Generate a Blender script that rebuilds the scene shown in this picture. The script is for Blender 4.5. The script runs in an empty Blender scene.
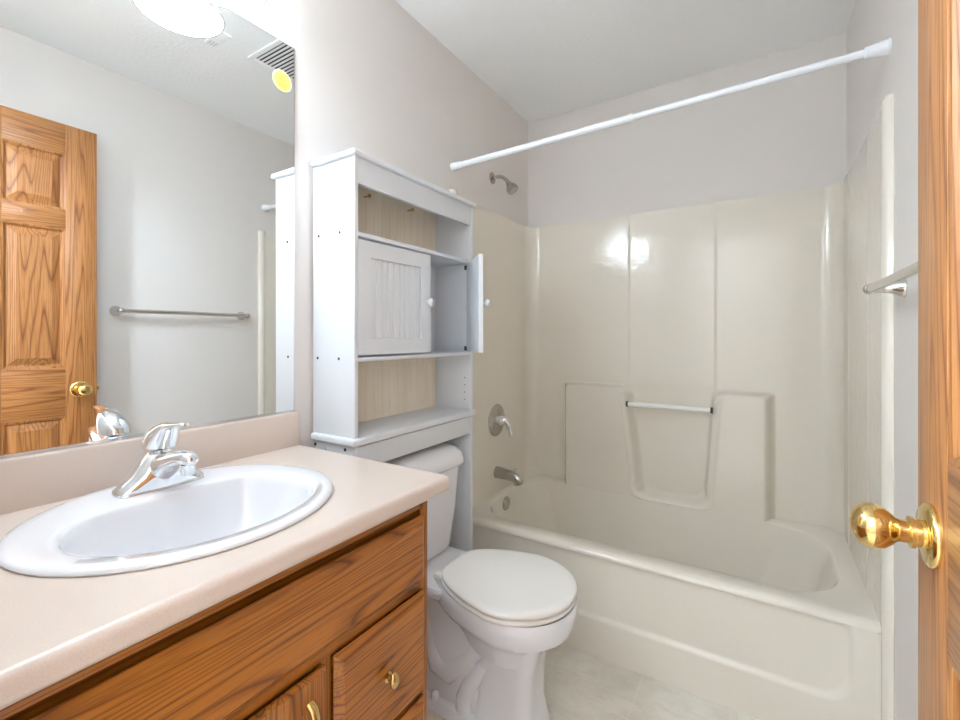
import bpy, bmesh, math, random
import numpy as np
from mathutils import Vector, Matrix

random.seed(4)
scene = bpy.context.scene
COL = scene.collection
PI = math.pi

# ------------------------------------------------------------------ camera
cam_d = bpy.data.cameras.new('camera')
cam = bpy.data.objects.new('camera', cam_d); COL.objects.link(cam)
cam.location = (1.213, 0.0, 1.238)
cam.rotation_euler = (PI / 2, 0, math.atan(282 / 447))
cam_d.sensor_width = 36.0
cam_d.lens = 36.0 * 447 / 960
cam_d.shift_y = -24 / 960
cam_d.clip_start = 0.02
scene.camera = cam

# ------------------------------------------------------------------ world, exposure
world = bpy.data.worlds.new('world'); scene.world = world
world.use_nodes = True
world.node_tree.nodes['Background'].inputs[0].default_value = (1.0, 0.97, 0.93, 1)
world.node_tree.nodes['Background'].inputs[1].default_value = 0.3
scene.view_settings.view_transform = 'Standard'
scene.view_settings.look = 'None'
scene.view_settings.gamma = 1
scene.view_settings.exposure = 0.2
scene.view_settings.use_curve_mapping = False
scene.cycles.use_denoising = True
scene.cycles.max_bounces = 14
scene.cycles.diffuse_bounces = 8
scene.cycles.glossy_bounces = 6
scene.cycles.sample_clamp_indirect = 6.0

LAMP_W = 2.7       # each vanity lamp
HALL_FILL_W = 100.0      # added fill lamp in the hall
SHADE_E = 6.6

LIGHT = (.715, .87, 1.0)   # white balance of the picture is cool

# room sizes
W, D, CH = 1.522, 2.48, 2.548

# ------------------------------------------------------------------ node helpers
class NT:
    def __init__(s, name):
        s.m = bpy.data.materials.new(name); s.m.use_nodes = True
        s.t = s.m.node_tree; s.t.nodes.clear()
        s.out = s.n('ShaderNodeOutputMaterial')
    def n(s, typ, **kw):
        nd = s.t.nodes.new(typ)
        for k, v in kw.items(): setattr(nd, k, v)
        return nd
    def l(s, a, b): s.t.links.new(a, b)
    def coord(s, scale=(1, 1, 1), rnd=False):
        tc = s.n('ShaderNodeTexCoord'); mp = s.n('ShaderNodeMapping')
        mp.inputs['Scale'].default_value = scale
        s.l(tc.outputs['Object'], mp.inputs[0])
        if rnd:
            oi = s.n('ShaderNodeObjectInfo'); mu = s.n('ShaderNodeVectorMath', operation='SCALE')
            mu.inputs[0].default_value = (7.3, 3.1, 5.7)
            s.l(oi.outputs['Random'], mu.inputs['Scale']); s.l(mu.outputs[0], mp.inputs['Location'])
        return mp.outputs[0]
    def noise(s, vec, scale, detail=2, rough=.5, dist=0):
        x = s.n('ShaderNodeTexNoise'); s.l(vec, x.inputs['Vector'])
        x.inputs['Scale'].default_value = scale; x.inputs['Detail'].default_value = detail
        x.inputs['Roughness'].default_value = rough; x.inputs['Distortion'].default_value = dist
        return x.outputs[0]
    def ramp(s, fac, stops):
        r = s.n('ShaderNodeValToRGB'); e = r.color_ramp.elements
        while len(e) > 1: e.remove(e[-1])
        e[0].position = stops[0][0]; e[0].color = (*stops[0][1], 1)
        for p, c in stops[1:]:
            k = e.new(p); k.color = (*c, 1)
        s.l(fac, r.inputs[0]); return r.outputs[0]
    def mix(s, fac, a, b, mode='MIX'):
        x = s.n('ShaderNodeMix', data_type='RGBA', blend_type=mode)
        for i, v in ((0, fac), (6, a), (7, b)):
            if hasattr(v, 'is_linked'): s.l(v, x.inputs[i])
            elif i == 0: x.inputs[0].default_value = v
            else: x.inputs[i].default_value = (*v, 1)
        return x.outputs[2]
    def math(s, op, a, b=None):
        x = s.n('ShaderNodeMath', operation=op)
        for i, v in ((0, a), (1, b)):
            if v is None: continue
            if hasattr(v, 'is_linked'): s.l(v, x.inputs[i])
            else: x.inputs[i].default_value = v
        return x.outputs[0]
    def bsdf(s, color, rough=.5, metal=0, coat=0, bump=None, bd=.1, spec=None, coat_r=.05):
        b = s.n('ShaderNodeBsdfPrincipled')
        if hasattr(color, 'is_linked'): s.l(color, b.inputs['Base Color'])
        else: b.inputs['Base Color'].default_value = (*color, 1)
        if hasattr(rough, 'is_linked'): s.l(rough, b.inputs['Roughness'])
        else: b.inputs['Roughness'].default_value = rough
        b.inputs['Metallic'].default_value = metal
        b.inputs['Coat Weight'].default_value = coat
        b.inputs['Coat Roughness'].default_value = coat_r
        if spec is not None: b.inputs['Specular IOR Level'].default_value = spec
        if bump is not None:
            bp = s.n('ShaderNodeBump'); bp.inputs['Distance'].default_value = bd
            bp.inputs['Strength'].default_value = 1.0
            s.l(bump, bp.inputs['Height']); s.l(bp.outputs[0], b.inputs['Normal'])
        s.l(b.outputs[0], s.out.inputs[0]); s.b = b
        return s.m

def srgb(r, g, b):
    f = lambda c: (c / 255 / 12.92) if c / 255 <= .04045 else ((c / 255 + .055) / 1.055) ** 2.4
    return (f(r), f(g), f(b))

def paint(name, col, bump=.0006, scale=140, rough=.6):
    t = NT(name); v = t.coord()
    n = t.noise(v, scale, 3, .6)
    big = t.noise(v, 2.2, 2)
    c = t.mix(t.math('MULTIPLY', big, .18), col, tuple(x * .88 for x in col))
    return t.bsdf(c, rough, bump=n, bd=bump)

def plain(name, col, rough=.4, **k):
    t = NT(name); v = t.coord()
    big = t.noise(v, 9, 2)
    c = t.mix(t.math('MULTIPLY', big, .2), col, tuple(x * .93 for x in col))
    return t.bsdf(c, rough, **k)

def metal(name, col, rough=.12):
    t = NT(name); v = t.coord()
    n = t.noise(v, 30, 2)
    r = t.math('ADD', t.math('MULTIPLY', n, .06), rough - .03)
    return t.bsdf(col, r, metal=1)

def oak(name, axis, light, mid, dark, rough=.35, ring=30, coat=.12):
    t = NT(name)
    sc = [8.0, 8.0, 8.0]; sc[axis] = .42
    v = t.coord(tuple(sc), rnd=True)
    base = t.noise(v, 1.0, 1.5, .4, .15)
    rings = t.math('FRACT', t.math('MULTIPLY', base, ring))
    col = t.ramp(rings, [(0, dark), (.07, mid), (.3, light), (.75, light), (.9, mid), (1, dark)])
    s2 = [230, 230, 230]; s2[axis] = 7
    v2 = t.coord(tuple(s2), rnd=True)
    pores = t.noise(v2, 1, 2, .6)
    pm = t.ramp(pores, [(.36, (1, 1, 1)), (.50, (0, 0, 0))])
    col = t.mix(t.math('MULTIPLY', pm, .55), col, dark)
    s3 = [28, 28, 28]; s3[axis] = 1.2
    tone = t.noise(t.coord(tuple(s3), rnd=True), 1, 2)
    col = t.mix(t.math('MULTIPLY', tone, .55), col, mid)
    return t.bsdf(col, rough, coat=coat, bump=t.math('MULTIPLY', pores, 1.0), bd=.0004, coat_r=.15)

M = {}
M['wall'] = paint('greige_wall_paint', srgb(226, 220, 216), .0005)
M['ceil'] = paint('ceiling_paint', srgb(245, 246, 247), .0022, 60, .8)
M['trimw'] = plain('white_trim_paint', srgb(236, 235, 232), .35)
t = NT('cream_gelcoat'); v = t.coord()
wv = t.noise(v, 22, 2, .5); w3 = t.noise(v, 5, 1)
M['gel'] = t.bsdf(t.mix(t.math('MULTIPLY', w3, .15), srgb(228, 221, 209), srgb(220, 212, 198)), .13, bump=wv, bd=.0011)
M['porcelain'] = plain('white_porcelain', srgb(228, 228, 232), .08, coat=.6)
M['seat'] = plain('off_white_seat_plastic', srgb(236, 232, 227), .25)
M['cab'] = plain('white_cabinet_paint', srgb(222, 226, 231), .38)
M['chrome'] = metal('chrome', (.86, .87, .88), .06)
M['nickel'] = metal('brushed_nickel', (.52, .49, .45), .24)
M['satin'] = metal('satin_nickel', (.70, .68, .65), .2)
M['brass'] = metal('polished_brass', (.82, .60, .24), .12)
M['antique'] = metal('antique_brass', (.62, .43, .17), .25)
M['steel'] = metal('grey_steel_edge', (.7, .7, .7), .2)
M['dark'] = plain('dark_gap', (.02, .02, .022), .6)
M['black'] = plain('black_plastic', (.03, .03, .03), .4)
M['rod'] = plain('white_rod_enamel', srgb(240, 243, 248), .25)
M['grille'] = plain('white_grille_plastic', srgb(232, 232, 232), .4)
M['sticker'] = plain('yellow_sticker', srgb(250, 232, 110), .5)
M['sticker_edge'] = plain('pale_sticker_border', srgb(250, 240, 190), .5)
M['print'] = plain('ochre_print', srgb(200, 160, 40), .5)
VD = (srgb(176, 110, 36), srgb(148, 86, 22), srgb(74, 36, 7))
DD = (srgb(184, 127, 74), srgb(160, 102, 53), srgb(98, 54, 22))
M['oak_y'] = oak('vanity_oak_grain_along', 1, *VD)
M['oak_z'] = oak('vanity_oak_grain_upright', 2, *VD)
M['door_z'] = oak('door_oak_grain_upright', 2, *DD, rough=.4)
M['door_y'] = oak('door_oak_grain_across', 1, *DD, rough=.4)

t = NT('beige_laminate'); v = t.coord()
a = t.noise(v, 650, 2, .6); b = t.noise(v, 14, 3)
c = t.ramp(a, [(.3, srgb(197, 177, 163)), (.5, srgb(206, 190, 179)), (.72, srgb(212, 198, 188))])
c = t.mix(t.math('MULTIPLY', b, .5), c, srgb(210, 196, 186))
M['lam'] = t.bsdf(c, .32)

t = NT('tan_beadboard'); v = t.coord((25, 25, 2))
a = t.noise(v, 1, 2)
M['bead'] = t.bsdf(t.ramp(a, [(.3, srgb(232, 219, 198)), (.7, srgb(240, 229, 211))]), .55)

t = NT('beige_stone_vinyl'); v = t.coord()
a = t.noise(v, 5, 6, .62, .6); b = t.noise(t.coord((14, 50, 1)), 1, 4, .7, .8)
c = t.ramp(a, [(.3, srgb(214, 207, 194)), (.5, srgb(228, 222, 210)), (.7, srgb(238, 233, 223))])
c = t.mix(t.ramp(b, [(.5, (0, 0, 0)), (.75, (.5, .5, .5))]), c, srgb(200, 191, 176))
br = t.n('ShaderNodeTexBrick'); rot = t.n('ShaderNodeMapping'); rot.inputs['Location'].default_value = (.07, .1, 0)
t.l(v, rot.inputs[0]); t.l(rot.outputs[0], br.inputs['Vector'])
br.offset = 0; br.inputs['Scale'].default_value = 1; br.inputs['Brick Width'].default_value = .305
br.inputs['Row Height'].default_value = .305; br.inputs['Mortar Size'].default_value = .0016; br.inputs['Mortar Smooth'].default_value = .6
c = t.mix(t.math('MULTIPLY', br.outputs['Fac'], .45), c, srgb(246, 242, 234))
M['floor'] = t.bsdf(c, .38)

t = NT('mirror_silver')
M['mirror'] = t.bsdf((.93, .945, .945), 0.0, metal=1)

t = NT('frosted_lamp_glass')
df = t.n('ShaderNodeBsdfDiffuse'); df.inputs[0].default_value = (.9, .88, .85, 1)
tr = t.n('ShaderNodeBsdfTranslucent'); tr.inputs[0].default_value = (.95, .93, .9, 1)
em = t.n('ShaderNodeEmission'); em.inputs[0].default_value = (*LIGHT, 1); em.inputs[1].default_value = SHADE_E
m1 = t.n('ShaderNodeMixShader'); m1.inputs[0].default_value = .6
t.l(df.outputs[0], m1.inputs[1]); t.l(tr.outputs[0], m1.inputs[2])
ad = t.n('ShaderNodeAddShader'); t.l(m1.outputs[0], ad.inputs[0]); t.l(em.outputs[0], ad.inputs[1])
t.l(ad.outputs[0], t.out.inputs[0]); M['shade'] = t.m
M['rim'] = plain('grey_glass_rim', (.34, .34, .34), .2)
t = NT('lit_bulb'); em = t.n('ShaderNodeEmission'); em.inputs[0].default_value = (*LIGHT, 1); em.inputs[1].default_value = 8
t.l(em.outputs[0], t.out.inputs[0]); M['bulb'] = t.m

# ------------------------------------------------------------------ mesh helpers
class MB:
    """collects shapes and links them as one mesh object"""
    def __init__(s): s.v = []; s.f = []
    def add(s, vs, fs):
        o = len(s.v); s.v += [tuple(p) for p in vs]; s.f += [tuple(i + o for i in f) for f in fs]; return s
    def box(s, x0, x1, y0, y1, z0, z1, bev=0, seg=2):
        bm = bmesh.new()
        r = bmesh.ops.create_cube(bm, size=1)
        for q in bm.verts:
            q.co = ((x0 + x1) / 2 + q.co.x * (x1 - x0), (y0 + y1) / 2 + q.co.y * (y1 - y0), (z0 + z1) / 2 + q.co.z * (z1 - z0))
        if bev: bmesh.ops.bevel(bm, geom=list(bm.edges), offset=bev, segments=seg, profile=.5, affect='EDGES')
        s.bm(bm); return s
    def bm(s, bm, mat=None):
        bm.verts.index_update()
        s.add([(mat @ q.co if mat else q.co) for q in bm.verts], [[q.index for q in f.verts] for f in bm.faces]); bm.free()
    def loft(s, rings, cap0=True, cap1=True, close=True):
        n = len(rings[0]); vs = [p for r in rings for p in r]; fs = []
        for i in range(len(rings) - 1):
            for j in range(n if close else n - 1):
                k = (j + 1) % n
                fs.append((i * n + j, i * n + k, (i + 1) * n + k, (i + 1) * n + j))
        if cap0: fs.append(tuple(range(n - 1, -1, -1)))
        if cap1: fs.append(tuple((len(rings) - 1) * n + j for j in range(n)))
        return s.add(vs, fs)
    def lathe(s, prof, origin=(0, 0, 0), axis='Z', n=32, cap0=True, cap1=True):
        rings = []
        for r, h in prof:
            ring = []
            for j in range(n):
                a = 2 * PI * j / n; p = (r * math.cos(a), r * math.sin(a), h)
                if axis == 'X': p = (p[2], p[0], p[1])
                elif axis == 'Y': p = (p[1], p[2], p[0])
                elif axis == '-X': p = (-p[2], p[1], p[0])
                ring.append(tuple(p[i] + origin[i] for i in range(3)))
            rings.append(ring)
        return s.loft(rings, cap0, cap1)
    def tube(s, pts, rad, n=16, caps=True):
        pts = [Vector(p) for p in pts]
        if not isinstance(rad, (list, tuple)): rad = [rad] * len(pts)
        rings = []; up = Vector((0, 0, 1)); prev = None
        for i, p in enumerate(pts):
            d = (pts[min(i + 1, len(pts) - 1)] - pts[max(i - 1, 0)]).normalized()
            if prev is None:
                a = up if abs(d.dot(up)) < .9 else Vector((0, 1, 0))
                u = d.cross(a).normalized()
            else: u = (prev - d * prev.dot(d)).normalized()
            w = d.cross(u); prev = u
            rr = rad[i] if isinstance(rad[i], tuple) else (rad[i], rad[i])
            rings.append([p + u * (rr[0] * math.cos(2 * PI * j / n)) + w * (rr[1] * math.sin(2 * PI * j / n)) for j in range(n)])
        return s.loft(rings, caps, caps)
    def build(s, name, m, parent=None, smooth=True, angle=35, subd=0, recalc=True):
        me = bpy.data.meshes.new(name); 
        me.from_pydata(s.v, [], s.f)
        if recalc:
            bm = bmesh.new(); bm.from_mesh(me)
            bmesh.ops.recalc_face_normals(bm, faces=list(bm.faces)); bm.to_mesh(me); bm.free()
        me.materials.append(m); me.update()
        o = bpy.data.objects.new(name, me); COL.objects.link(o)
        if smooth:
            me.shade_smooth()
            if angle: me.set_sharp_from_angle(angle=math.radians(angle))
        if subd:
            md = o.modifiers.new('subsurf', 'SUBSURF'); md.levels = subd; md.render_levels = subd
        if parent is not None:
            o.parent = parent
            o.matrix_parent_inverse = Matrix.Translation(parent.location).inverted()
        return o

def tag(o, label, cat, group=None):
    o['label'] = label; o['category'] = cat
    if group: o['group'] = group
    return o
def thing(name, loc, label, cat, group=None):
    o = bpy.data.objects.new(name, None); COL.objects.link(o); o.location = loc; o.empty_display_size = .05
    return tag(o, label, cat, group)
def struct(o): o['kind'] = 'structure'; return o
def sstep(a, b, x):
    q = np.clip((x - a) / (b - a), 0, 1); return q * q * (3 - 2 * q)
def smax(a, b, k):
    h = np.clip(.5 + .5 * (a - b) / k, 0, 1); return b + (a - b) * h + k * h * (1 - h)
def rrect(x0, x1, y0, y1, z, r, seg=8, side=4):
    r = min(r, (x1 - x0) / 2 - 1e-4, (y1 - y0) / 2 - 1e-4); pts = []
    cs = [(x1 - r, y1 - r, 0), (x0 + r, y1 - r, PI / 2), (x0 + r, y0 + r, PI), (x1 - r, y0 + r, 1.5 * PI)]
    for i, (cx, cy, a0) in enumerate(cs):
        arc = [(cx + r * math.cos(a0 + PI / 2 * k / seg), cy + r * math.sin(a0 + PI / 2 * k / seg)) for k in range(seg + 1)]
        pts += arc
        nx, ny, na = cs[(i + 1) % 4]; q = (nx + r * math.cos(na), ny + r * math.sin(na))
        for k in range(1, side): f = k / side; pts.append((arc[-1][0] * (1 - f) + q[0] * f, arc[-1][1] * (1 - f) + q[1] * f))
    return [(x, y, z) for x, y in pts]
def grid(mb, P):
    h, w = P.shape[:2]
    vs = P.reshape(-1, 3).tolist(); fs = []
    for i in range(h - 1):
        for j in range(w - 1):
            a = i * w + j; fs.append((a, a + 1, a + w + 1, a + w))
    return mb.add(vs, fs)

# ------------------------------------------------------------------ room shell
FY = 0.04   # inner face of the front wall; the door opening the camera stands in
HB = -1.5   # end of the hall
OX0, OX1, OZ = .66, 1.40, 2.19
struct(MB().box(-.1, W + .1, HB, D + .1, -.06, 0).build('floor', M['floor'], smooth=False))
struct(MB().box(-.1, W + .1, HB, D + .1, CH, CH + .06).build('ceiling', M['ceil'], smooth=False))
struct(MB().box(-.1, 0, HB, D + .1, 0, CH).build('wall_left', M['wall'], smooth=False))
struct(MB().box(W, W + .1, HB, D + .1, 0, CH).build('wall_right', M['wall'], smooth=False))
struct(MB().box(0, W, D, D + .1, 0, CH).build('wall_back', M['wall'], smooth=False))
struct(MB().box(0, OX0, FY - .11, FY, 0, CH).box(OX1 + .02, W, FY - .11, FY, 0, CH).box(OX0, OX1 + .02, FY - .11, FY, OZ, CH).build('wall_front', M['wall'], smooth=False))
struct(MB().box(0, W, HB - .1, HB, 0, CH).build('wall_hall', M['wall'], smooth=False))
struct(MB().box(OX0 - .07, OX0 + .005, FY, FY + .015, 0, OZ + .06, .003).box(OX0 - .07, OX1 + .02, FY, FY + .015, OZ - .005, OZ + .06, .003)
       .build('trim_1', M['trimw'], angle=30))
struct(MB().box(W - .014, W, .86, 1.655, 0, .085, .004).build('baseboard_right', M['trimw'], angle=30))

# ------------------------------------------------------------------ oak door standing open along the right wall
DX = 1.385; DT = .035; Y1 = .7986; Y0 = .0886; DZ0, DZ1 = .012, 2.167
door = thing('door_1', (DX, Y0, 0), 'open oak six-panel door with round brass knob, standing along the right wall', 'door')
door['kind'] = 'structure'
ys = [(Y0, .19), (.393, .493), (.690, Y1)]
rows = [(.25, .885), (1.10, 1.705), (1.79, 2.035)]
for a, b in ys: MB().box(DX, DX + DT, a, b, DZ0, DZ1, .0015).build('stile', M['door_z'], door, angle=30)
rl = [(DZ0, .25), (.885, 1.10), (1.705, 1.79), (2.035, DZ1)]
for a, b in rl:
    for c, d in ((.19, .393), (.493, .690)): MB().box(DX + .0003, DX + DT - .0003, c, d, a, b, .001).build('rail', M['door_y'], door, angle=30)
def door_panel(y0, y1, z0, z1):
    mb = MB()
    for s in (0, 1):
        X = lambda d: DX + d if s == 0 else DX + DT - d
        R = lambda i, d: [(X(d), y0 + i, z0 + i), (X(d), y1 - i, z0 + i), (X(d), y1 - i, z1 - i), (X(d), y0 + i, z1 - i)]
        mb.loft([R(-.001, .001), R(.006, .0025), R(.011, .010), R(.016, .012), R(.042, .004), R(.044, .003)], cap0=False)
    return mb.build('panel', M['door_z'], door, angle=12)
for z0, z1 in rows:
    door_panel(.19, .393, z0, z1); door_panel(.493, .690, z0, z1)
KZ, KY = 1.0, .738
for sgn, x in ((-1, DX), (1, DX + DT)):
    ax = '-X' if sgn < 0 else 'X'
    ro = MB().lathe([(.004, 0), (.037, 0), (.0375, .003), (.036, .006), (.031, .009), (.017, .010)], (x, KY, KZ), ax, 40).build('knob_rose', M['brass'], door, angle=40)
    MB().lathe([(.0165, .010), (.0165, .016), (.0185, .017), (.0185, .021), (.0135, .0225), (.0135, .030), (.015, .0335), (.020, .038), (.0255, .045), (.0278, .053), (.0272, .061), (.023, .069), (.015, .0745), (.006, .0768), (.001, .077)],
               (x, KY, KZ), ax, 40).build('door_knob', M['brass'], door, angle=60)
MB().box(DX + .004, DX + DT - .004, Y1, Y1 + .002, KZ - .03, KZ + .03).box(DX + .011, DX + .024, Y1, Y1 + .011, KZ - .009, KZ + .009, .002).build('latch', M['antique'], door)

# ------------------------------------------------------------------ one-piece tub and shower unit
RIM = .405; TY0, TY1 = 1.70, 2.455; SX0, SX1 = .022, 1.503; STOP = 1.890
tubu = thing('tub_shower_unit', (W / 2, 2.1, 0), 'cream moulded one-piece bathtub and shower surround filling the far end of the room', 'bathtub')
mb = MB()
def bring(x0, x1, y0, y1, r, z): return rrect(x0, x1, y0, y1, z, r, 14, 12)
basin = [bring(SX0 - .01, SX1 + .012, TY0 + .025, TY1 + .01, .012, RIM),
         bring(.048, 1.445, 1.780, 2.386, .20, RIM), bring(.051, 1.441, 1.783, 2.385, .20, RIM - .002), bring(.056, 1.436, 1.788, 2.384, .20, RIM - .009),
         bring(.060, 1.430, 1.792, 2.382, .20, RIM - .025), bring(.066, 1.412, 1.797, 2.377, .20, RIM - .07), bring(.085, 1.375, 1.812, 2.361, .20, .20), bring(.10, 1.345, 1.826, 2.352, .19, .145),
         bring(.13, 1.305, 1.856, 2.335, .17, .108), bring(.19, 1.24, 1.92, 2.27, .13, .092)]
mb.loft(basin, cap0=False)
# rolled front edge of the rim
ed = []
for th in np.linspace(0, PI / 2, 7):
    ed.append((TY0 + .025 - .025 * math.sin(th), RIM - .022 + .022 * math.cos(th)))
mb.loft([[(SX0 - .01, y, z), (SX1 + .012, y, z)] for y, z in ed], False, False, close=False)
mb.build('tub_basin', M['gel'], tubu, angle=85)
# apron with a sunk panel
xs = np.linspace(.003, 1.521, 300); zs = np.linspace(0, RIM - .022, 80)
X, Z = np.meshgrid(xs, zs)
q = smax(smax(X - 1.437, .085 - X, .03), smax(.148 - Z, Z - .42, .01), .09)
dep = .011 * sstep(.008, -.010, q)
P = np.stack([X, TY0 + dep - .036 * sstep(1.496, 1.518, X) - .036 * sstep(.028, .010, X), Z], -1)
mb = grid(MB(), P)
mb.build('apron', M['gel'], tubu, angle=0)
# surround walls: swept along the U of the alcove, front left > back > front right
FR = .075
def path():
    pts = []
    for y in np.linspace(TY0 - .02, TY1 - FR, 90): pts.append((SX0, y, 1, 0))
    for a in np.linspace(0, PI / 2, 14)[1:-1]:
        pts.append((SX0 + FR - FR * math.cos(a), TY1 - FR + FR * math.sin(a), math.cos(a), -math.sin(a)))
    for x in np.linspace(SX0 + FR, SX1 - FR, 300): pts.append((x, TY1, 0, -1))
    for a in np.linspace(0, PI / 2, 14)[1:-1]:
        pts.append((SX1 - FR + FR * math.sin(a), TY1 - FR + FR * math.cos(a), -math.sin(a), -math.cos(a)))
    for y in np.linspace(TY1 - FR, TY0 - .02, 90): pts.append((SX1, y, -1, 0))
    return np.array(pts)
U = path(); ns = len(U)
zz = np.concatenate([np.linspace(.105, RIM - .012, 30), np.linspace(RIM - .006, RIM + .012, 10), np.linspace(RIM + .018, 1.02, 146), np.linspace(1.03, STOP, 60)])
PX = np.broadcast_to(U[:, 0], (len(zz), ns)); ZZ = np.broadcast_to(zz[:, None], (len(zz), ns))
PY = np.broadcast_to(U[:, 1], PX.shape)
back = (np.broadcast_to(U[:, 3], PX.shape) < -.5) & (PY > TY1 - .05)
x, z = PX, ZZ
xl = np.interp(z, [.40, .5, .65, .89, .99], [.668, .668, .652, .624, .612])
xr = np.interp(z, [.40, .5, .89, .99], [.985, .982, 1.010, 1.020])
block = smax((np.abs(x - .7535) - .4895) * .5, z - .968, .016)
niche = smax(smax(xl - x, x - xr, .02) * .7, .424 - z, .06)
blk = smax(block, -niche, .05)
disp = .075 * sstep(.011, -.011, blk)
# raised lip around the niche
disp = disp + .006 * np.exp(-((niche - .020) / .006) ** 2) * sstep(.0, -.03, block) 
# centre panel of the upper wall stands a little forward, its edges fading out near the top
cen = sstep(.605, .617, x) * sstep(1.028, 1.016, x)
fade = sstep(1.875, 1.76, z) * .85 + .15
disp = disp + .006 * cen * fade * sstep(.94, .99, z)
# below the deck the back of the basin runs on flush with the blocks and rounds into its ends
hxb, rb = (1.443 - .05) / 2, .20
dxb = np.clip(np.abs(x - (1.443 + .05) / 2) - (hxb - rb), 0, None)
low = .075 + rb - np.sqrt(np.clip(rb * rb - np.minimum(dxb, .13) ** 2, 0, None))
low = (low + .13 * np.clip(RIM - z, 0, None)) * sstep(.165, .135, dxb)
disp = np.where(z < RIM - .003, np.maximum(low, 0), disp)
disp = np.where(back, disp, 0)
# upright ridges on the side walls
side = (np.abs(np.broadcast_to(U[:, 2], PX.shape)) > .99)
for yr in (1.90, 2.27):
    disp = disp + np.where(side & (PX > 1), .0025 * np.exp(-((PY - yr) / .008) ** 2), 0)
NX = np.broadcast_to(U[:, 2], PX.shape); NY = np.broadcast_to(U[:, 3], PX.shape)
P = np.stack([PX + NX * disp, PY + NY * disp, ZZ], -1)
mb = grid(MB(), P)
mb.build('surround_wall', M['gel'], tubu, angle=0)
# ledge on top of the surround and the rounded front flanges
top = [[(ux, uy, STOP), (ux - nx * .021, min(uy - ny * .021, D), STOP + .004)] for ux, uy, nx, ny in U]
MB().loft([[a for a, b in top], [b for a, b in top]], False, False, close=False).build('top_ledge', M['gel'], tubu)
for sx, sg in ((SX0, -1), (SX1, 1)):
    wallx = 0 if sg < 0 else W
    mb = MB()
    prof = [(wallx, 1.650)] + [(sx - sg * .004 + sg * (.022 * (1 - math.sin(a))), 1.682 - .024 * math.cos(a)) for a in np.linspace(0, PI, 9)]
    rings = [[(px, py, .002) for px, py in prof], [(px, py, STOP + .012) for px, py in prof], [(wallx + (px - wallx) * .8, 1.682 + (py - 1.682) * .9, STOP + .021) for px, py in prof], [(wallx + (px - wallx) * .3, 1.682 + (py - 1.682) * .6, STOP + .024) for px, py in prof]]
    mb.loft(rings, True, True); mb.build('front_flange', M['gel'], tubu, angle=50)
gb = MB().tube([(.622, 2.372, .886), (1.012, 2.372, .886)], .0115, 16).build('grab_bar', M['trimw'], tubu); gb['label'] = 'white grab bar across the soap niche'
for x0, x1 in ((.616, .626), (1.007, 1.017)):
    MB().lathe([(.001, 0), (.0145, 0), (.0145, x1 - x0), (.001, x1 - x0)], (x0, 2.372, .886), 'X', 18).build('bar_socket', M['black'], gb)

# shower fittings
sh = thing('showerhead', (0, 2.045, 2.077), 'small nickel shower head on a bent arm, on the wall above the surround', 'shower head')
MB().lathe([(.001, .007), (.012, .009), (.026, .006), (.031, .002), (.031, 0)], (0, 2.045, 2.077), 'X', 28).build('wall_flange', M['nickel'], sh)
arm = [(.0, 2.045, 2.077), (.035, 2.045, 2.078), (.06, 2.045, 2.072), (.082, 2.045, 2.055), (.096, 2.045, 2.036)]
MB().tube(arm, .0095, 14).build('shower_arm', M['nickel'], sh)
dd = Vector((.55, 0, -.835)).normalized()
mb = MB(); base = Vector((.094, 2.045, 2.039))
hp = [(.012, 0), (.015, .008), (.014, .014), (.018, .018), (.026, .032), (.031, .045), (.031, .058), (.026, .060), (.0255, .057), (.001, .057)]
mb.tube([base + dd * h for r, h in hp], [r for r, h in hp], 28); 
mb.build('spray_head', M['nickel'], sh)

vx = SX0 + .0012
vl = thing('shower_valve', (vx, 2.05, .793), 'round chrome shower valve plate with lever on the surround above the tub spout', 'shower valve')
MB().lathe([(.001, .014), (.03, .014), (.05, .012), (.072, .008), (.083, .003), (.085, 0)], (vx, 2.05, .793), 'X', 48).build('escutcheon', M['nickel'], vl, angle=60)
lv = MB().lathe([(.026, .012), (.024, .045), (.02, .052), (.001, .053)], (vx, 2.05, .793), 'X', 28).build('valve_hub', M['chrome'], vl, angle=50)
MB().tube([(vx + .042, 2.05, .80), (vx + .058, 2.055, .79), (vx + .068, 2.062, .765), (vx + .072, 2.066, .735), (vx + .076, 2.068, .715)], [(.014, .02), (.013, .018), (.011, .015), (.009, .012), (.006, .008)], 16).build('lever_handle', M['chrome'], vl, angle=60)
sp = thing('tub_spout', (vx, 2.05, .515), 'chrome tub spout with a diverter knob, on the surround below the valve', 'tub spout')
MB().tube([(vx, 2.05, .517), (vx + .02, 2.05, .517), (vx + .07, 2.05, .513), (vx + .105, 2.05, .508), (vx + .128, 2.05, .50), (vx + .140, 2.05, .486), (vx + .142, 2.05, .476)],
          [.031, .030, .0275, .026, .024, .019, .012], 24).lathe([(.016, .47), (.018, .476), (.02, .49)], (vx + .122, 2.05, 0), 'Z', 20).build('spout_body', M['nickel'], sp, angle=60)
MB().lathe([(.0045, .52), (.0045, .545), (.0085, .547), (.0085, .553), (.003, .556)], (vx + .112, 2.05, 0), 'Z', 14).build('diverter_knob', M['chrome'], sp)
of = thing('overflow_plate', (.05, 2.075, .35), 'round nickel overflow plate low on the end of the tub below the spout', 'overflow plate')
ox = .066
MB().lathe([(.001, .012), (.02, .011), (.032, .007), (.036, .002), (.036, 0)], (ox, 2.075, .352), 'X', 32).build('plate', M['nickel'], of, angle=60)
MB().lathe([(.006, .012), (.006, .0135), (.001, .0135)], (ox, 2.075, .352), 'X', 12).build('screw', M['chrome'], of)

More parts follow.
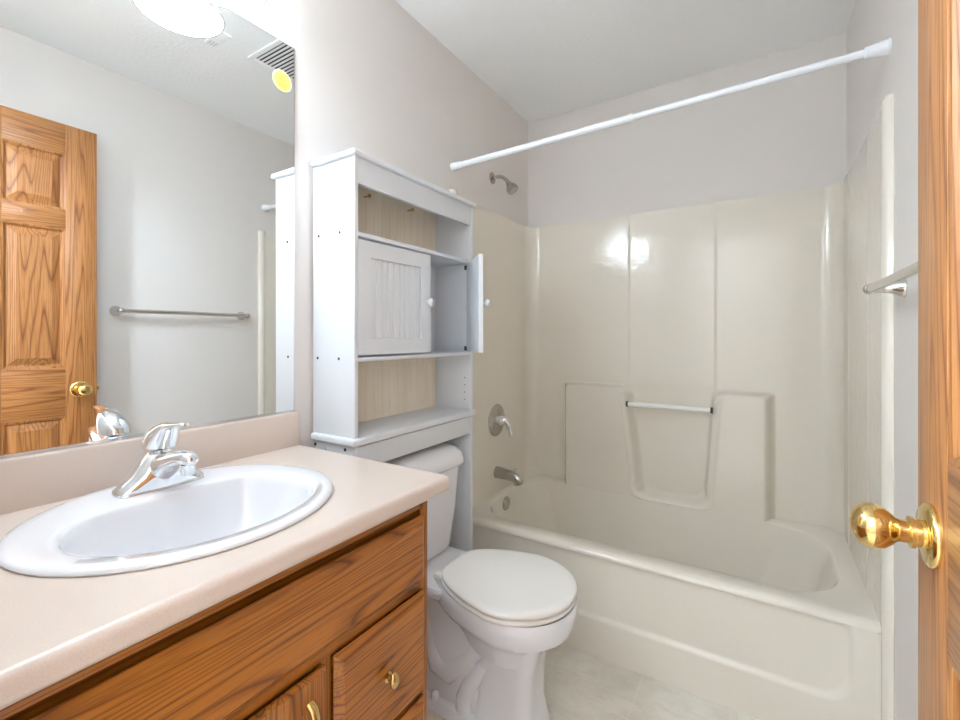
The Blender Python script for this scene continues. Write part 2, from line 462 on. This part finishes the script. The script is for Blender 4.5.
# shower rod
ry = 1.695
rod = thing('shower_rod', (0, ry, 2.02), 'white telescopic shower curtain rod spanning above the tub, without a curtain', 'shower rod')
pL, pR = Vector((0, ry - .012, 2.02)), Vector((W, ry + .012, 2.066)); dr = pR - pL
MB().tube([pL + dr * .02, pL + dr * .53], .0135, 18).build('outer_tube', M['rod'], rod)
MB().tube([pL + dr * .525, pL + dr * .97], .0115, 18).build('inner_tube', M['rod'], rod)
MB().tube([pL + dr * .522, pL + dr * .531], [.0155, .0155], 18).build('joint_collar', M['trimw'], rod)
MB().tube([pL, pL + dr * .004, pL + dr * .025, pL + dr * .027, pL + dr * .035], [.0185, .0185, .017, .0185, .0165], 20).build('end_cup', M['rod'], rod)
MB().tube([pR, pR - dr * .003, pR - dr * .004, pR - dr * .028, pR - dr * .036, pR - dr * .038], [.024, .024, .022, .0175, .0165, .013], 20).build('end_cup', M['rod'], rod)

# ------------------------------------------------------------------ vanity
VX = .53; VY0, VY1 = FY + .012, .845; CZ = .906
van = thing('vanity_cabinet', (0, .45, 0), 'honey oak vanity cabinet with drawers and a door under the beige counter', 'cabinet')
mb = MB()
mb.box(.0, VX - .02, VY1 - .016, VY1 - .001, .0, .868).box(0, VX - .02, VY0, VY0 + .016, 0, .868).box(0, VX - .02, VY0, VY1 - .01, .10, .116)
mb.build('carcass', M['oak_z'], van, smooth=False)
for y0, y1, zt in ((.822 - .004, VY1, .868), (.537, .560, .641), (VY0, VY0 + .045, .868)):
    MB().box(VX - .02, VX, y0, y1, .10, zt, .0012).build('frame_stile', M['oak_z'], van, angle=30)
for z0, z1 in ((.829, .868), (.640, .672), (.10, .13)):
    MB().box(VX - .0195, VX - .0003, VY0 + .045, .818, z0, z1, .0012).build('frame_rail', M['oak_y'], van, angle=30)
MB().box(VX - .0195, VX - .0003, .56, .818, .385, .405, .0012).build('frame_rail', M['oak_y'], van, angle=30)
MB().box(0, VX - .07, VY0 + .016, VY1 - .016, 0, .10).box(VX - .022, VX - .0195, VY0 + .03, .82, .11, .85).build('toe_board', M['oak_y'], van, smooth=False)
def slab_front(name, y0, y1, z0, z1, mat):
    R = lambda i, d: [(VX + d, y0 + i, z0 + i), (VX + d, y1 - i, z0 + i), (VX + d, y1 - i, z1 - i), (VX + d, y0 + i, z1 - i)]
    return MB().loft([R(.004, .0), R(.0, .004), R(0, .007), R(.002, .009), R(.016, .0188), R(.0168, .019)]).build(name, mat, van, angle=14)
slab_front('false_front', VY0 + .05, .821, .666, .818, M['oak_y'])
d1 = slab_front('drawer', .560, .823, .405, .640, M['oak_y'])
d2 = slab_front('drawer', .560, .823, .135, .390, M['oak_y'])
def knob(z, y, par):
    mb = MB().lathe([(.0105, .0185), (.011, .021), (.006, .0235), (.0055, .033)], (VX, y, z), 'X', 20)
    rings = []
    for r, h in ((.3, .031), (.8, .034), (1, .038), (.85, .0425), (.5, .045), (.05, .0458)):
        rings.append([(VX + h, y + r * .0125 * math.cos(a), z + r * .0175 * math.sin(a)) for a in np.linspace(0, 2 * PI, 24, endpoint=False)])
    mb.loft(rings).build('drawer_knob', M['antique'], par, angle=60)
knob(.523, .690, d1); knob(.262, .690, d2)
vy0, vy1, vz0, vz1 = VY0 + .05, .538, .135, .640
R = lambda i, d: [(VX + d, vy0 + i, vz0 + i), (VX + d, vy1 - i, vz0 + i), (VX + d, vy1 - i, vz1 - i), (VX + d, vy0 + i, vz1 - i)]
vdoor = MB().loft([R(.006, 0), R(0, .006), R(0, .012), R(.005, .0185), R(.052, .0185), R(.056, .015), R(.060, .008), R(.075, .008), R(.098, .016), R(.1, .0165)]).build('cabinet_door', M['oak_z'], van, angle=14)
MB().tube([(VX + .018, .500, .598), (VX + .029, .500, .593), (VX + .036, .500, .578), (VX + .038, .500, .552), (VX + .036, .500, .526), (VX + .029, .500, .511), (VX + .018, .500, .506)],
          [(.009, .006), (.0085, .0045), (.0075, .0035), (.006, .003), (.0075, .0035), (.0085, .0045), (.009, .006)], 14).build('door_pull', M['antique'], vdoor, angle=60)

# countertop with rolled front edge and backsplash: profile in X-Z swept along Y
ct = thing('countertop', (0, .45, .868), 'pinkish beige laminate countertop with low backsplash on the oak vanity', 'countertop')
pr = [(.0, .868), (.572, .868)]
pr += [(.586 - .014 + .014 * math.sin(a), .882 - .014 * math.cos(a)) for a in np.linspace(.2, PI / 2, 5)]
pr += [(.586 - .012 + .012 * math.cos(a), CZ - .012 + .012 * math.sin(a)) for a in np.linspace(0, PI / 2, 6)]
pr += [(.035, CZ), (.0, CZ)]
CY0, CY1 = FY + .001, .862
SCX, SCY = .275, .44
rr = [[(x, y, z) for x, z in pr] for y in (CY0, CY1 - .004)] + [[(x if i in (0, 1) else max(0, x - .003), CY1, z + (.003 if z < .87 else -.003)) for i, (x, z) in enumerate(pr)]]
# top slab with an oval cut-out for the sink: built as strips round the hole
def slab():
    mb = MB()
    n = 72; hole = [(SCX + .242 * math.cos(2 * PI * k / n), SCY + .259 * math.sin(2 * PI * k / n)) for k in range(n)]
    x0, x1 = 0.0, .574; outer = []
    for hx, hy in hole:
        dx, dy = hx - SCX, hy - SCY; s = 1e9
        if dx > 0: s = min(s, (x1 - SCX) / dx)
        if dx < 0: s = min(s, (x0 - SCX) / dx)
        if dy > 0: s = min(s, (CY1 - .004 - SCY) / dy)
        if dy < 0: s = min(s, (CY0 - SCY) / dy)
        outer.append((SCX + dx * s, SCY + dy * s))
    for cxy in ((x0, CY0), (x0, CY1 - .004), (x1, CY0), (x1, CY1 - .004)):
        k = min(range(n), key=lambda i: (outer[i][0] - cxy[0]) ** 2 + (outer[i][1] - cxy[1]) ** 2); outer[k] = cxy
    mb.loft([[(x, y, .868) for x, y in hole], [(x, y, CZ) for x, y in hole], [(x, y, CZ) for x, y in outer]], False, False)
    # rolled nose and end
    nose = [p for p in pr[1:-2]]
    nose[-1] = (.574, CZ)
    mb.loft([[(x, y, z) for x, z in nose] for y in (CY0, CY1 - .004)], False, False, close=False)
    mb.loft([[(x, CY1 - .004, z) for x, z in nose] , [(x - .003, CY1 - .001, z + (.002 if z < .88 else -.001)) for x, z in nose], [(x - .006, CY1, max(.871, min(CZ - .004, z))) for x, z in nose]], False, False, close=False)
    mb.loft([[(0, CY1 - .004, CZ), (.574, CY1 - .004, CZ)], [(0, CY1 - .001, CZ - .001), (.571, CY1 - .001, CZ - .001)], [(0, CY1, CZ - .004), (.568, CY1, CZ - .004)], [(0, CY1, .868), (.568, CY1, .868)]], False, False, close=False)
    return mb
slab().build('counter_slab', M['lam'], ct, angle=40, recalc=True)
BS = [(.001, CZ - .002), (.020, CZ - .002), (.020, 1.0), (.018, 1.0045), (.013, 1.0065), (.001, 1.0065)]
rings = [[(x, y, z) for x, z in BS] for y in (CY0, CY1 - .012)] + [[(x, CY1 - .004, z) for x, z in BS], [(.001 + (x - .001) * .86, CY1 - .001, CZ - .002 + (z - CZ + .002) * .985) for x, z in BS], [(.001 + (x - .001) * .7, CY1, CZ - .002 + (z - CZ + .002) * .96) for x, z in BS]]
MB().loft(rings).build('backsplash', M['lam'], ct, angle=40)

# drop-in sink
sk = thing('sink', (SCX, SCY, CZ), 'white oval drop-in washbasin set into the beige counter', 'sink')
def oval(rx, ry, z, dx=0, n=96): return [(SCX + dx + rx * math.cos(2 * PI * k / n), SCY + ry * math.sin(2 * PI * k / n), z) for k in range(n)]
BXC, BRX, BRY, CLIP = .315, .172, .206, .19
def inner(s, z, clip=CLIP, n=96, dx=0):
    pts = []
    for k in range(n):
        a = 2 * PI * k / n
        px, py = BXC + dx + s * BRX * math.cos(a), SCY + s * BRY * math.sin(a)
        c = BXC + dx - (BXC - clip) * s
        d = px - c; px = c + .5 * (d + math.sqrt(d * d + .0004))   # soft clip behind: faucet deck
        pts.append((px, py, z))
    return pts
RO = .248; RY = .266
rings = [oval(RO - .012, RY - .012, CZ - .03), oval(RO - .010, RY - .010, CZ + .0008), oval(RO - .001, RY - .001, CZ + .0008), oval(RO, RY, CZ + .004), oval(RO - .004, RY - .004, CZ + .0085), oval(RO - .014, RY - .014, CZ + .0115), oval(RO - .03, RY - .03, CZ + .0118),
         inner(1.06, CZ + .0115), inner(1.01, CZ + .010), inner(.985, CZ + .004), inner(.96, CZ - .012), inner(.90, CZ - .06), inner(.78, CZ - .105), inner(.55, CZ - .132), inner(.28, CZ - .140), inner(.11, CZ - .142)]
MB().loft(rings, False, False).build('basin', M['porcelain'], sk, angle=0)
MB().lathe([(.024, 0), (.022, .002), (.016, -.001), (.014, -.004), (.001, -.004)], (BXC + .005, SCY, CZ - .1425), 'Z', 24).build('drain', M['chrome'], sk)

# faucet
fz = CZ + .0125; fx, fy = .128, .443
fa = thing('faucet', (fx, fy, fz), 'chrome single-lever faucet on the back rim of the white sink', 'faucet')
mb = MB(); rings = []
stat = [(-.082, .010, .004), (-.079, .019, .013), (-.068, .025, .021), (-.052, .0275, .034), (-.038, .029, .053), (-.027, .031, .070), (-.014, .032, .080), (0, .033, .083)]
stat = stat + [(-a, b, c) for a, b, c in stat[-2::-1]]
for dy, hw, h in stat:
    ring = []
    for k in range(25):
        a = PI * k / 24; c_, s_ = math.cos(a), math.sin(a)
        ring.append((fx + hw * math.copysign(abs(c_) ** .75, c_), fy + dy, fz + h * abs(s_) ** .7))
    rings.append(ring)
mb.loft(rings); mb.build('faucet_body', M['chrome'], fa, angle=40)
sp_ = [(fx + .000, fy, fz + .040), (fx + .03, fy, fz + .050), (fx + .062, fy, fz + .064), (fx + .094, fy, fz + .074), (fx + .120, fy, fz + .076), (fx + .132, fy, fz + .072), (fx + .136, fy, fz + .068)]
MB().tube(sp_, [(.030, .032), (.029, .027), (.024, .020), (.020, .016), (.0175, .014), (.013, .011), (.005, .004)], 24).build('spout', M['chrome'], fa, angle=60)
MB().lathe([(.0115, .044), (.0125, .048), (.0125, .064)], (fx + .117, fy, fz), 'Z', 20).build('aerator', M['chrome'], fa)
hd = MB(); hs = [(0, .032, .031, -.004), (.004, .033, .032, -.003), (.018, .034, .032, .003), (.034, .032, .029, .014), (.046, .027, .023, .027), (.054, .019, .015, .041), (.058, .008, .006, .052)]
hd.loft([[(fx + o + rx * math.cos(a), fy + ry_ * math.sin(a), fz + .084 + h) for a in np.linspace(0, 2 * PI, 28, endpoint=False)] for h, rx, ry_, o in hs])
hd.tube([(fx + .030, fy, fz + .128), (fx + .055, fy, fz + .135), (fx + .080, fy, fz + .139), (fx + .100, fy, fz + .141), (fx + .107, fy, fz + .141)], [(.019, .013), (.016, .008), (.012, .0055), (.010, .0045), (.004, .003)], 20)
hd.build('lever_handle', M['chrome'], fa, angle=60)

# ------------------------------------------------------------------ mirror, sticker
mi = thing('mirror', (0, .45, 1.0075), 'large frameless wall mirror above the backsplash', 'mirror')
MY0, MY1, MZ0, MZ1 = FY + .005, .850, 1.008, 2.113
MB().box(.0005, .0055, MY0, MY1, MZ0, MZ1).build('glass', M['mirror'], mi, smooth=False)
MB().box(.0, .008, MY0, MY1 + .002, MZ0 - .0008, MZ0 + .006).build('bottom_channel', M['steel'], mi, smooth=False)
MB().box(.0, .0056, MY1, MY1 + .0022, MZ0, MZ1 + .002).box(0, .0056, MY0, MY1, MZ1, MZ1 + .002).build('edge_strip', M['steel'], mi, smooth=False)
st = thing('sticker', (.0058, .811, 1.998), 'small round yellow sticker at the top corner of the mirror', 'sticker')
MB().lathe([(.001, .0008), (.0275, .0008), (.031, .0006), (.031, 0)], (.0056, .811, 1.997), 'X', 32, cap0=True).build('sticker_face', M['sticker'], st, smooth=False)
MB().lathe([(.0275, .0007), (.0275, .0011), (.031, .0011), (.031, .0007)], (.0056, .811, 1.997), 'X', 32, False, False).build('border', M['sticker_edge'], st, smooth=False)
mb = MB()
for k, (dz, w2) in enumerate(((.012, .008), (.004, .013), (-.011, .016), (-.016, .012))):
    n = 5
    for j in range(n):
        yy = .811 - w2 + 2 * w2 * j / n
        mb.box(.0064, .0067, yy, yy + 2 * w2 / n * .7, 1.997 + dz - .0015, 1.997 + dz + .0015)
mb.build('print', M['print'], st, smooth=False)

# ------------------------------------------------------------------ vanity light
vlt = thing('vanity_light', (0, .36, 2.28), 'vanity light bar with bell glass shades above the mirror, lit', 'wall lamp')
MB().box(.0, .022, .06, .68, 2.25, 2.33, .006).build('wall_plate', M['nickel'], vlt, angle=30)
for ly in (.58, .36, .14):
    cx = .107
    MB().tube([(.02, ly, 2.29), (.06, ly, 2.305), (.095, ly, 2.295), (cx, ly, 2.265)], .008, 12).build('lamp_arm', M['nickel'], vlt)
    MB().lathe([(.012, 2.275), (.03, 2.262), (.034, 2.245), (.034, 2.235)], (cx, ly, 0), 'Z', 24).build('socket_cap', M['nickel'], vlt)
    pf = [(.034, 2.243), (.052, 2.232), (.066, 2.21), (.074, 2.18), (.080, 2.15), (.088, 2.125), (.097, 2.107), (.1015, 2.100), (.0985, 2.0985), (.094, 2.108), (.085, 2.126), (.077, 2.15), (.071, 2.18), (.063, 2.208), (.050, 2.228), (.034, 2.238)]
    MB().lathe(pf, (cx, ly, 0), 'Z', 48, False, False).build('lamp_shade', M['shade'], vlt, angle=70)
    MB().lathe([(.0995, 2.0985), (.1035, 2.0985), (.1040, 2.1025), (.1005, 2.1035)], (cx, ly, 0), 'Z', 48, False, False).build('shade_rim', M['rim'], vlt, angle=70)
    MB().lathe([(.001, 2.128), (.014, 2.130), (.026, 2.142), (.030, 2.160), (.026, 2.18), (.016, 2.20), (.014, 2.24)], (cx, ly, 0), 'Z', 24, True, True).build('light_bulb', M['bulb'], vlt, angle=70)
    ld = bpy.data.lights.new('lamp_light', 'POINT'); ld.energy = LAMP_W; ld.color = LIGHT; ld.shadow_soft_size = .03
    lo = bpy.data.objects.new('lamp_light', ld); COL.objects.link(lo); lo.location = (cx, ly, 2.088)

# unseen lamp added in the hall behind the camera for soft fill light
hl = thing('hall_fill_lamp', (.3, -.72, CH), 'unseen flush round lamp added in the hall as fill light for the bathroom', 'ceiling lamp')
MB().lathe([(.16, CH), (.16, CH - .02), (.15, CH - .03)], (.3, -.72, 0), 'Z', 32).build('lamp_base', M['nickel'], hl)
MB().lathe([(.15, CH - .025), (.14, CH - .05), (.1, CH - .075), (.05, CH - .088), (.001, CH - .092)], (.3, -.72, 0), 'Z', 32, False, True).build('lamp_shade', M['shade'], hl, angle=70)
ld = bpy.data.lights.new('hall_fill_light', 'POINT'); ld.shadow_soft_size = .12; ld.energy = HALL_FILL_W; ld.color = LIGHT
lo = bpy.data.objects.new('hall_fill_light', ld); COL.objects.link(lo); lo.location = (.3, -.72, CH - .20)

# ------------------------------------------------------------------ ceiling: fan grille and a small plate (both seen in the mirror)
gr = thing('exhaust_fan_grille', (.69, 1.33, CH), 'white slotted exhaust fan grille on the ceiling, seen in the mirror', 'vent')
GX0, GX1, GY0, GY1 = .555, .835, 1.19, 1.47
MB().box(GX0 + .02, GX1 - .02, GY0 + .02, GY1 - .02, CH - .004, CH - .001).build('dark_recess', M['dark'], gr, smooth=False)
MB().box(GX0, GX1, GY0, GY0 + .025, CH - .006, CH, .002).box(GX0, GX1, GY1 - .025, GY1, CH - .006, CH, .002).box(GX0, GX0 + .025, GY0 + .02, GY1 - .02, CH - .006, CH, .002).box(GX1 - .025, GX1, GY0 + .02, GY1 - .02, CH - .006, CH, .002).build('grille_frame', M['ceil'], gr, angle=30)
ng = 12
mb = MB()
for k in range(ng):
    yy = GY0 + .025 + (GY1 - GY0 - .05) * (k + .5) / ng
    mb.box(GX0 + .025, GX1 - .025, yy - .0050, yy + .0050, CH - .0062, CH - .0048)
mb.build('slats', M['grille'], gr, smooth=False)
pl = thing('smoke_detector', (.83, 1.04, CH), 'small white detector box on the ceiling, seen in the mirror beside the lamp', 'detector')
MB().box(.755, .885, 1.02, 1.072, CH - .010, CH, .004).build('detector_body', M['ceil'], pl, angle=30)
mb = MB()
for k in range(3): mb.box(.845, .88, 1.03 + .012 * k, 1.035 + .012 * k, CH - .0108, CH - .0095)
mb.build('detector_slots', plain('grey_slots', srgb(205, 205, 206), .5), pl, smooth=False)

# ------------------------------------------------------------------ over-the-toilet cabinet
EY0, EY1, EX, T = .916, 1.553, .198, .015
et = thing('over_toilet_cabinet', (0, 1.248, 0), 'tall white over-the-toilet cabinet with open shelves and two small doors', 'cabinet')
XB = .010
for y0 in (EY0, EY1 - T):
    sp1 = MB().box(XB, EX, y0, y0 + T, 0.934, 1.771, .001).build('side_panel', M['cab'], et, angle=30)
    MB().box(XB + .004, EX - .001, y0 + .001, y0 + T - .001, 0, 0.909, .001).build('leg_panel', M['cab'], et, angle=30)
    yo = y0 if y0 == EY0 else y0 + T
    sg = -1 if y0 == EY0 else 1
    for px, pz in ((.037, 1.551), (.134, 1.551), (.032, 1.169), (.13, 1.169)):
        MB().lathe([(.0045, 0), (.0045, .0006), (.0005, .0006)] if sg > 0 else [(.0045, 0), (.0045, -.0006), (.0005, -.0006)], (px, yo, pz), 'Y', 12).build('screw', M['black'], sp1)
    for px in (.02, .157):
        MB().lathe([(.0055, 0), (.0055, .0008 * sg), (.0005, .0008 * sg)], (px, yo - sg * .001, 0.897), 'Y', 12).build('screw', M['black'], sp1)
    MB().lathe([(.006, 0), (.006, .002 * sg), (.001, .003 * sg)], (.075, yo - sg * .001, 0.890), 'Y', 12).build('screw_cap', M['cab'], sp1)
MB().box(XB, EX + .012, EY0 - .012, EY1 + .012, 1.771, 1.788, .005, 3).build('top_board', M['cab'], et, angle=30)
MB().box(EX - .018, EX - .003, EY0 + T, EY1 - T, 1.694, 1.771, .0008).build('top_rail', M['cab'], et, angle=30)
IY0, IY1 = EY0 + T, EY1 - T
MB().box(XB + .006, EX - .002, IY0, IY1, 1.537, 1.550, .001).build('shelf', M['cab'], et, angle=30)
MB().box(XB + .006, EX - .002, IY0, IY1, 1.161, 1.173, .001).build('shelf', M['cab'], et, angle=30)
MB().box(XB, EX + .010, EY0 - .012, EY1 + .012, 0.910, 0.934, .007, 3).build('bottom_shelf', M['cab'], et, angle=30)
MB().box(EX - .016, EX - .002, IY0, IY1, 0.837, 0.906, .001).build('lower_rail', M['cab'], et, angle=30)
# beadboard back: grooves every 4 cm
def board(z0, z1, m):
    mb = MB(); nb = 15
    for k in range(nb):
        a = IY0 + (IY1 - IY0) * k / nb; b = IY0 + (IY1 - IY0) * (k + 1) / nb
        mb.box(XB, XB + .006, a + .0003, b - .0003, z0, z1, .0008, 1)
    mb.box(XB, XB + .003, IY0, IY1, z0, z1)
    return mb.build('back_board', m, et, angle=30)
board(.934, 1.160, M['bead'])['label'] = 'tan beadboard back of the open lower shelf'
board(1.174, 1.536, M['cab'])
bp = board(1.552, 1.771, M['bead']); bp['label'] = 'tan beadboard back of the open top shelf'
for yy, zz_ in ((1.125, 1.732), (1.355, 1.738)):
    MB().lathe([(.003, .004), (.003, .030), (.007, .031), (.007, .034), (.001, .036)], (XB, yy, zz_), 'X', 12).build('wall_screw', M['antique'], bp)
# shelf pin holes
for k in range(4):
    MB().lathe([(.0025, 0), (.0025, -.0005), (.0003, -.0005)], (EX - .03, IY1, .975 + .03 * k), 'Y', 10).build('pin_hole', M['dark'], et)
# doors with beadboard panels, hung on the side panels
DZa, DZb, DW, DTH = 1.180, 1.528, .298, .017
def et_door(hinge_y, sgn, ang, name_label, DW):
    """sgn +1: hinge at low y, leaf towards +y"""
    root = MB()
    bm_ = MB()
    R = lambda i, d: [(d, i, DZa + i), (d, DW - i, DZa + i), (d, DW - i, DZb - i), (d, i, DZb - i)]
    bm_.loft([R(0, DTH - .001), R(.001, DTH), R(.050, DTH), R(.051, DTH - .006)], False, False)
    bm_.loft([R(0, DTH - .001), R(0, .001), R(.001, 0)], False, True)
    n = 9; w = (DW - .102) / n
    for k in range(n):
        a = .051 + w * k
        bm_.box(.004, DTH - .006, a + .0006, a + w - .0006, DZa + .0505, DZb - .0505, .0015, 1)
    bm_.box(.004, DTH - .009, .05, DW - .05, DZa + .05, DZb - .05)
    def xf(p):
        x, y, z = p; y *= sgn; x -= DTH
        c, s = math.cos(ang), math.sin(ang)
        return (EX + x * c - y * s, hinge_y + x * s + y * c, z)
    bm_.v = [xf(p) for p in bm_.v]
    d = bm_.build('cabinet_door', M['cab'], et, angle=30)
    if name_label: d['label'] = name_label
    k = MB().lathe([(.006, DTH), (.006, DTH + .008), (.012, DTH + .012), (.015, DTH + .019), (.013, DTH + .026), (.007, DTH + .029), (.0005, DTH + .030)], (0, DW - .022, 1.356), 'X', 20)
    k.v = [xf(p) for p in k.v]; k.build('door_knob', M['cab'], d, angle=60)
    return d
et_door(IY0 + .001, 1, -math.radians(1), None, .335)
et_door(IY1 - .001, -1, math.radians(43), 'door standing ajar', .268)
for z_ in (1.522, 1.188):
    MB().box(EX - .03, EX - .002, IY1 - .004, IY1 - .0005, z_ - .010, z_ + .008).box(EX - .012, EX + .004, IY1 - .016, IY1 - .003, z_ - .004, z_ + .004).build('hinge', M['black'], et, smooth=False)

# ------------------------------------------------------------------ toilet
TC = 1.275
to = thing('toilet', (.4, TC, 0), 'white round-front toilet with closed lid between the vanity and the tub', 'toilet')
def egg(x0, x1, hw, z, back=.60, n=96, xm=None, e=4.6):
    xm = x1 - hw * 1.04 if xm is None else xm
    pts = []
    for k in range(n):
        a = 2 * PI * k / n; c, s = math.cos(a), math.sin(a)
        if c >= 0: pts.append((xm + (x1 - xm) * c, TC + hw * s, z))
        else:
            cc = abs(c) ** (2 / e); ss = math.copysign(abs(s) ** (2 / e), s)
            tt = cc
            pts.append((xm - (xm - x0) * cc, TC + hw * ss * (1 - (1 - back) * tt ** 1.25), z))
    return pts
bw = MB()
bw.loft([egg(.31, .60, .06, .30), egg(.27, .730, .172, .417), egg(.265, .735, .178, .421), egg(.262, .739, .182, .416), egg(.262, .740, .182, .395), egg(.268, .736, .179, .365),
         egg(.285, .728, .172, .345), egg(.30, .700, .152, .333), egg(.32, .672, .135, .318), egg(.34, .648, .118, .285), egg(.37, .632, .106, .24)][1:], True, True)
# front column
def col(x0, x1, hw, z, r=.035): return rrect(x0, x1, TC - hw, TC + hw, z, r, 6, 4)
bw.loft([col(0.430, 0.660, 0.096, .325, .06), col(0.440, 0.641, 0.085, .27, .05), col(0.440, 0.624, 0.080, .20, .04), col(0.430, 0.620, 0.082, .10, .04), col(0.420, 0.626, 0.090, .045, .04), col(0.410, 0.634, 0.097, .015, .04), col(0.410, 0.634, 0.097, 0, .04)])
# foot flange and rear shelf
bw.loft([col(.12, .56, .112, 0, .05), col(.12, .56, .112, .02, .05), col(.125, .555, .105, .032, .05), col(.15, .53, .07, .042, .03)])
bw.loft([col(.05, .34, .12, .375, .04), col(.04, .34, .135, .388, .04), col(.035, .36, .138, .410, .04), col(.04, .36, .133, .419, .04)])
bw.loft([col(.14, .41, .082, .40, .04), col(.15, .45, .086, .25, .04), col(.15, .47, .088, .03, .04)])
# trapway bulges on both sides
for s in (-1, 1):
    y = TC + s * .055
    bw.tube([(.47, y, .275), (.43, y, .225), (.38, y, .165), (.335, y + s * .006, .125), (.29, y + s * .006, .135), (.262, y, .185), (.25, y, .25), (.235, y, .31), (.20, y, .34), (.17, y, .30), (.155, y, .2), (.15, y, .05)],
            [.030, .036, .040, .044, .044, .040, .036, .034, .034, .034, .032, .03], 18)
    bw.tube([(.47, y + s * .012, .20), (.42, y + s * .016, .12), (.40, y + s * .018, .07), (.40, y + s * .018, .03)], [.02, .03, .032, .034], 14)
bw.build('bowl', M['porcelain'], to, angle=42)
for s in (-1, 1):
    MB().lathe([(.014, .034), (.014, .045), (.011, .053), (.005, .057), (.0005, .058)], (.292, TC + s * .096, 0), 'Z', 18).build('bolt_cap', M['porcelain'], to, angle=60)
tk = MB()
def tr_(x0, x1, hw, z, r): return rrect(x0, x1, TC - hw, TC + hw, z, r, 8, 4)
tk.loft([tr_(.05, .17, .12, .421, .04), tr_(.035, .192, .142, .424, .045), tr_(.03, .198, .148, .440, .045), tr_(.024, .207, .172, .58, .045), tr_(.02, .213, .188, .735, .045)])
tk.build('tank', M['porcelain'], to, angle=50)
tl = MB()
tl.loft([tr_(.02, .214, .189, .735, .045), tr_(.014, .224, .203, .737, .05), tr_(.012, .228, .206, .748, .05), tr_(.013, .227, .205, .762, .05), tr_(.018, .220, .199, .785, .05), tr_(.03, .20, .183, .806, .05), tr_(.05, .175, .16, .818, .05), tr_(.09, .13, .12, .822, .02)])
tl.build('tank_lid', M['porcelain'], to, angle=60)
fl = MB().lathe([(.001, .222), (.012, .222), (.012, .214)], (0, TC - .14, .68), 'X', 16).tube([(.222, TC - .14, .68), (.232, TC - .135, .68), (.234, TC - .11, .676), (.232, TC - .075, .67)], [.006, .006, .007, .005], 12).build('flush_lever', M['chrome'], to)
se = MB()
se.loft([egg(.305, .728, .182, .4225), egg(.300, .734, .188, .425), egg(.298, .737, .191, .431), egg(.300, .735, .189, .437), egg(.31, .725, .18, .439)])
se.build('seat', M['seat'], to, angle=60)
ld_ = MB()
ld_.loft([egg(.31, .728, .182, .4425), egg(.302, .736, .190, .444), egg(.300, .739, .193, .450), egg(.302, .737, .191, .456), egg(.309, .730, .184, .4595), egg(.33, .71, .165, .461), egg(.42, .63, .08, .462)])
ld_.build('lid', M['seat'], to, angle=60)
for s in (-1, 1):
    MB().box(.276, .310, TC + s * .075 - .014, TC + s * .075 + .014, .421, .440, .006, 3).build('seat_hinge', M['seat'], to, angle=40)

# ------------------------------------------------------------------ towel bar on the right wall
tb = thing('towel_bar', (W, 1.24, 1.36), 'nickel towel bar on the right wall behind the open door', 'towel bar')
BZ = 1.362
for yy in (.915, 1.548):
    MB().lathe([(.0265, 0), (.0265, .004), (.023, .010), (.0165, .020), (.0125, .032), (.011, .048), (.011, .060)], (W, yy, BZ), '-X', 28).tube(
        [(W - .068, yy - .014, BZ), (W - .068, yy - .011, BZ), (W - .068, yy + .011, BZ), (W - .068, yy + .014, BZ)], [.010, .0135, .0135, .010], 18).build('bar_post', M['satin'], tb, angle=50)
MB().tube([(W - .068, .92, BZ), (W - .068, 1.543, BZ)], .0105, 16).build('bar_tube', M['satin'], tb)
